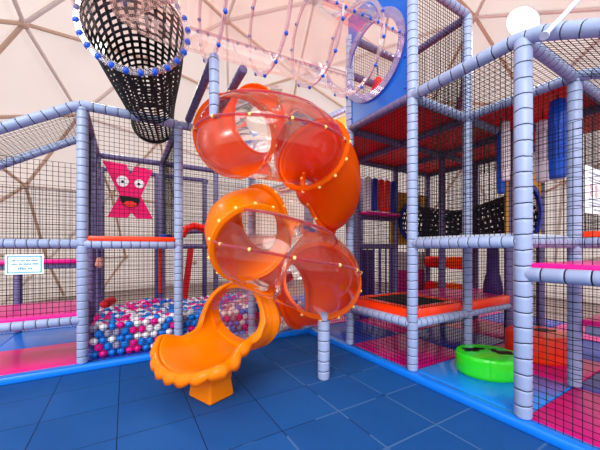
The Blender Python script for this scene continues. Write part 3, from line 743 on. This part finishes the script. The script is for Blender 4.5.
# ---------------------------------------------------------------- signs
sg = thing('letter_sign', (-3.17, 2.36, 2.35), 'pink X shaped sign with cartoon eyes and open mouth on the net', 'sign')
def sx(px, py, dy=0): return (-3.655+(px-25)/(310-25)*.96, 2.40+dy, 3.56-(py-60)/(408-60)*1.19)
m = MB(); m.prism([sx(*p) for p in [(25, 60), (155, 66), (176, 130), (205, 70), (310, 84), (238, 262), (310, 408), (215, 410), (182, 372), (160, 408), (50, 408), (117, 265)]], (0, .02, 0)); m.build('board', 'sign_x', sg, smooth=False)
def ell(cx, cy, rx, ry, dy, k=24): return [sx(cx+rx*math.cos(2*math.pi*i/k), cy+ry*math.sin(2*math.pi*i/k), dy) for i in range(k)]
for cx, cy, rx, ry, px in ((134, 176, 34, 34, 133), (228, 182, 28, 28, 225)):
    m = MB(); m.prism(ell(cx, cy, rx, ry, -.012), (0, .012, 0)); e = m.build('eye', 'white', sg, smooth=False)
    m = MB(); m.prism(ell(px, cy+3, 8, 9, -.018), (0, .006, 0)); m.build('pupil', 'black', e, smooth=False)
m = MB(); m.prism([sx(x, y, -.012) for x, y in [(116, 268), (232, 276), (230, 302), (214, 328), (186, 342), (160, 340), (138, 326), (122, 300)]], (0, .012, 0)); mo = m.build('mouth', 'black', sg, smooth=False)
m = MB(); m.prism([sx(x, y, -.018) for x, y in [(136, 318), (156, 300), (184, 298), (212, 312), (212, 326), (186, 338), (160, 336)]], (0, .006, 0)); m.build('tongue', 'red', mo, smooth=False)

def notice(O, X, w, h, lab, rows, border, circles=()):
    O, X = V(O), V(X).normalized(); N = V((X.y, -X.x, 0)); Z = V((0, 0, 1))
    t = thing('notice_board', tuple(O), lab, 'sign')
    def rect(x0, x1, z0, z1, d, th): 
        return [O+X*x0+Z*z0+N*d, O+X*x1+Z*z0+N*d, O+X*x1+Z*z1+N*d, O+X*x0+Z*z1+N*d], N*th
    m = MB(); m.prism(*rect(0, w, 0, h, 0, .008)); m.build('board', 'paper', t, smooth=False)
    if border:
        m = MB(); e, g = .018, .012
        for r in ((e, w-e, h-e-g, h-e), (e, w-e, e, e+g), (e, e+g, e, h-e), (w-e-g, w-e, e, h-e)): m.prism(*rect(*r, .009, .002))
        m.build('border', 'cyan', t, smooth=False)
    rr = random.Random(3)
    for (x0, x1, z, hh) in rows:
        m = MB(); x = x0
        while x < x1:
            n = rr.randint(2, 7)
            for k in range(n):
                if x > x1: break
                cw = hh*rr.uniform(.45, .7); m.prism(*rect(x, x+cw*.72, z, z+hh*rr.choice((.7, .7, 1)), .009, .002)); x += cw
            x += hh*.5
        m.build('lettering', 'txtblue' if border else 'txtgrey', t, smooth=False)
    for (cx, cz, r) in circles:
        m = MB()
        for i in range(20):
            a, c_ = 2*math.pi*i/20, 2*math.pi*(i+1)/20
            m.prism([O+X*(cx+q*math.cos(w_))+Z*(cz+q*math.sin(w_))+N*.009 for q, w_ in ((r, a), (r, c_), (r*.78, c_), (r*.78, a))], N*.002)
        m.prism([O+X*(cx+p)+Z*(cz+q)+N*.009 for p, q in ((-.5*r, .6*r), (-.6*r, .5*r), (.5*r, -.6*r), (.6*r, -.5*r))], N*.002)
        m.build('prohibition_mark', 'txtred', t, smooth=False)
    return t
notice((-4.515, -.09, 1.37), (1, 0.02, 0), .365, .25, 'white notice with thin cyan border on the left net', [(.06, .31, .165, .022), (.06, .31, .12, .02), (.12, .25, .06, .034)], True)
notice((1.25, -3.84, 2.10), (1, .0, 0), .55, .54, 'tall white notice board on the right net', [(.1, .47, .46, .025), (.1, .47, .40, .015), (.1, .47, .37, .015), (.1, .47, .16, .016), (.1, .47, .12, .016), (.1, .47, .09, .016), (.25, .47, .04, .02)], False, ((.17, .31, .035), (.17, .23, .035), (.33, .31, .035), (.33, .23, .035)))

# ---------------------------------------------------------------- ball pit
BR = .055
bd = {}
for col in ('white', 'blue', 'pink', 'grey'):
    m = MB(); m.ball((0, 0, 0), BR, nu=16, nv=10)
    me = bpy.data.meshes.new(col+' ball'); me.from_pydata(m.v, [], m.f); me.materials.append(MT['ball_'+col])
    me.polygons.foreach_set('use_smooth', [True]*len(me.polygons)); me.update(); bd[col] = me
pts = []
def colpick(): return R.choices(('white', 'blue', 'pink', 'grey'), (.30, .29, .25, .16))[0]
pitch = .112
nx = int(3.62/pitch)
for row in range(5):                                    # wall of balls behind the net
    for i in range(nx):
        x = -3*M+.12+i*pitch+(pitch/2 if row % 2 else 0)+R.uniform(-.004, .004)
        pts.append((x, .12+R.uniform(0, .012), ZB+BR+row*.097))
for j in range(1, 25):                                  # top layer, heaped a little
    for i in range(nx):
        x = -3*M+.12+i*pitch+(pitch/2 if j % 2 else 0); y = .12+j*.098
        if y > 2.35: continue
        h = ZB+BR+4*.097+.01+.07*noise.noise(V((x*1.3, y*1.3, 0)))-.05*sm(.3, 1.5, y)+R.uniform(-.028, .028)
        pts.append((x+R.uniform(-.003, .003), y, h))
def pxy(p):
    q = V(p)-CAM; d = q.dot(look); return 300+295.45*q.dot(V((.8612, -.5083, 0)))/d, 249.3-295.45*q.z/d, d
ind, rest = [], []
for p in pts:
    x, y, d = pxy(p)
    if x < 198 and not (x > 150 and y > 348) and not (172 < x < 185) or (216 < x < 268 and 292 < y < 338): ind.append((d, p))
    else: rest.append(p)
ind.sort(); rest += [p for d, p in ind[300:]]
nm = {'white': 'white plastic ball among the many in the ball pit', 'blue': 'blue plastic ball among the many in the ball pit', 'pink': 'pink plastic ball among the many in the ball pit', 'grey': 'pale grey plastic ball among the many in the ball pit'}
for d, p in ind[:300]:
    c = colpick(); o = bpy.data.objects.new('plastic_ball', bd[c]); C.objects.link(o); o.location = p
    tag(o, nm[c], 'ball', 'balls in the ball pit')
m = MB(); ks = ('white', 'blue', 'pink', 'grey')
for p in rest: m.ball(p, BR, ks.index(colpick()), nu=10, nv=7)
tag(m.build('plastic_balls', ['ball_'+k for k in ks], ang=0), 'mixed pink white and blue balls filling the rest of the ball pit', 'balls', kind='stuff')

# ---------------------------------------------------------------- light, camera
w = bpy.data.worlds.new('World'); bpy.context.scene.world = w; w.use_nodes = True
nt = w.node_tree; bg = nt.nodes['Background']; bg.inputs[0].default_value = (.93, .96, 1.0, 1); bg.inputs[1].default_value = 1.0
sl = bpy.data.lights.new('daylight', 'SUN'); sl.energy = 1.6; sl.angle = math.radians(35); sl.color = (1, .97, .93)
so = bpy.data.objects.new('daylight', sl); C.objects.link(so); so.rotation_euler = V((.62, .70, -.62)).to_track_quat('-Z', 'Y').to_euler()
cd = bpy.data.cameras.new('Camera'); co = bpy.data.objects.new('Camera', cd); C.objects.link(co)
co.location = CAM; co.rotation_euler = (math.radians(90), 0, math.radians(-30.55))
cd.sensor_width = 36; cd.lens = 36*295.45/600; cd.shift_x = 0; cd.shift_y = (249.27-225)/600; cd.clip_start = .05
sc = bpy.context.scene; sc.camera = co
sc.view_settings.view_transform = 'Standard'; sc.view_settings.look = 'None'; sc.view_settings.gamma = 1; sc.view_settings.exposure = .78
sc.cycles.transparent_max_bounces = 24
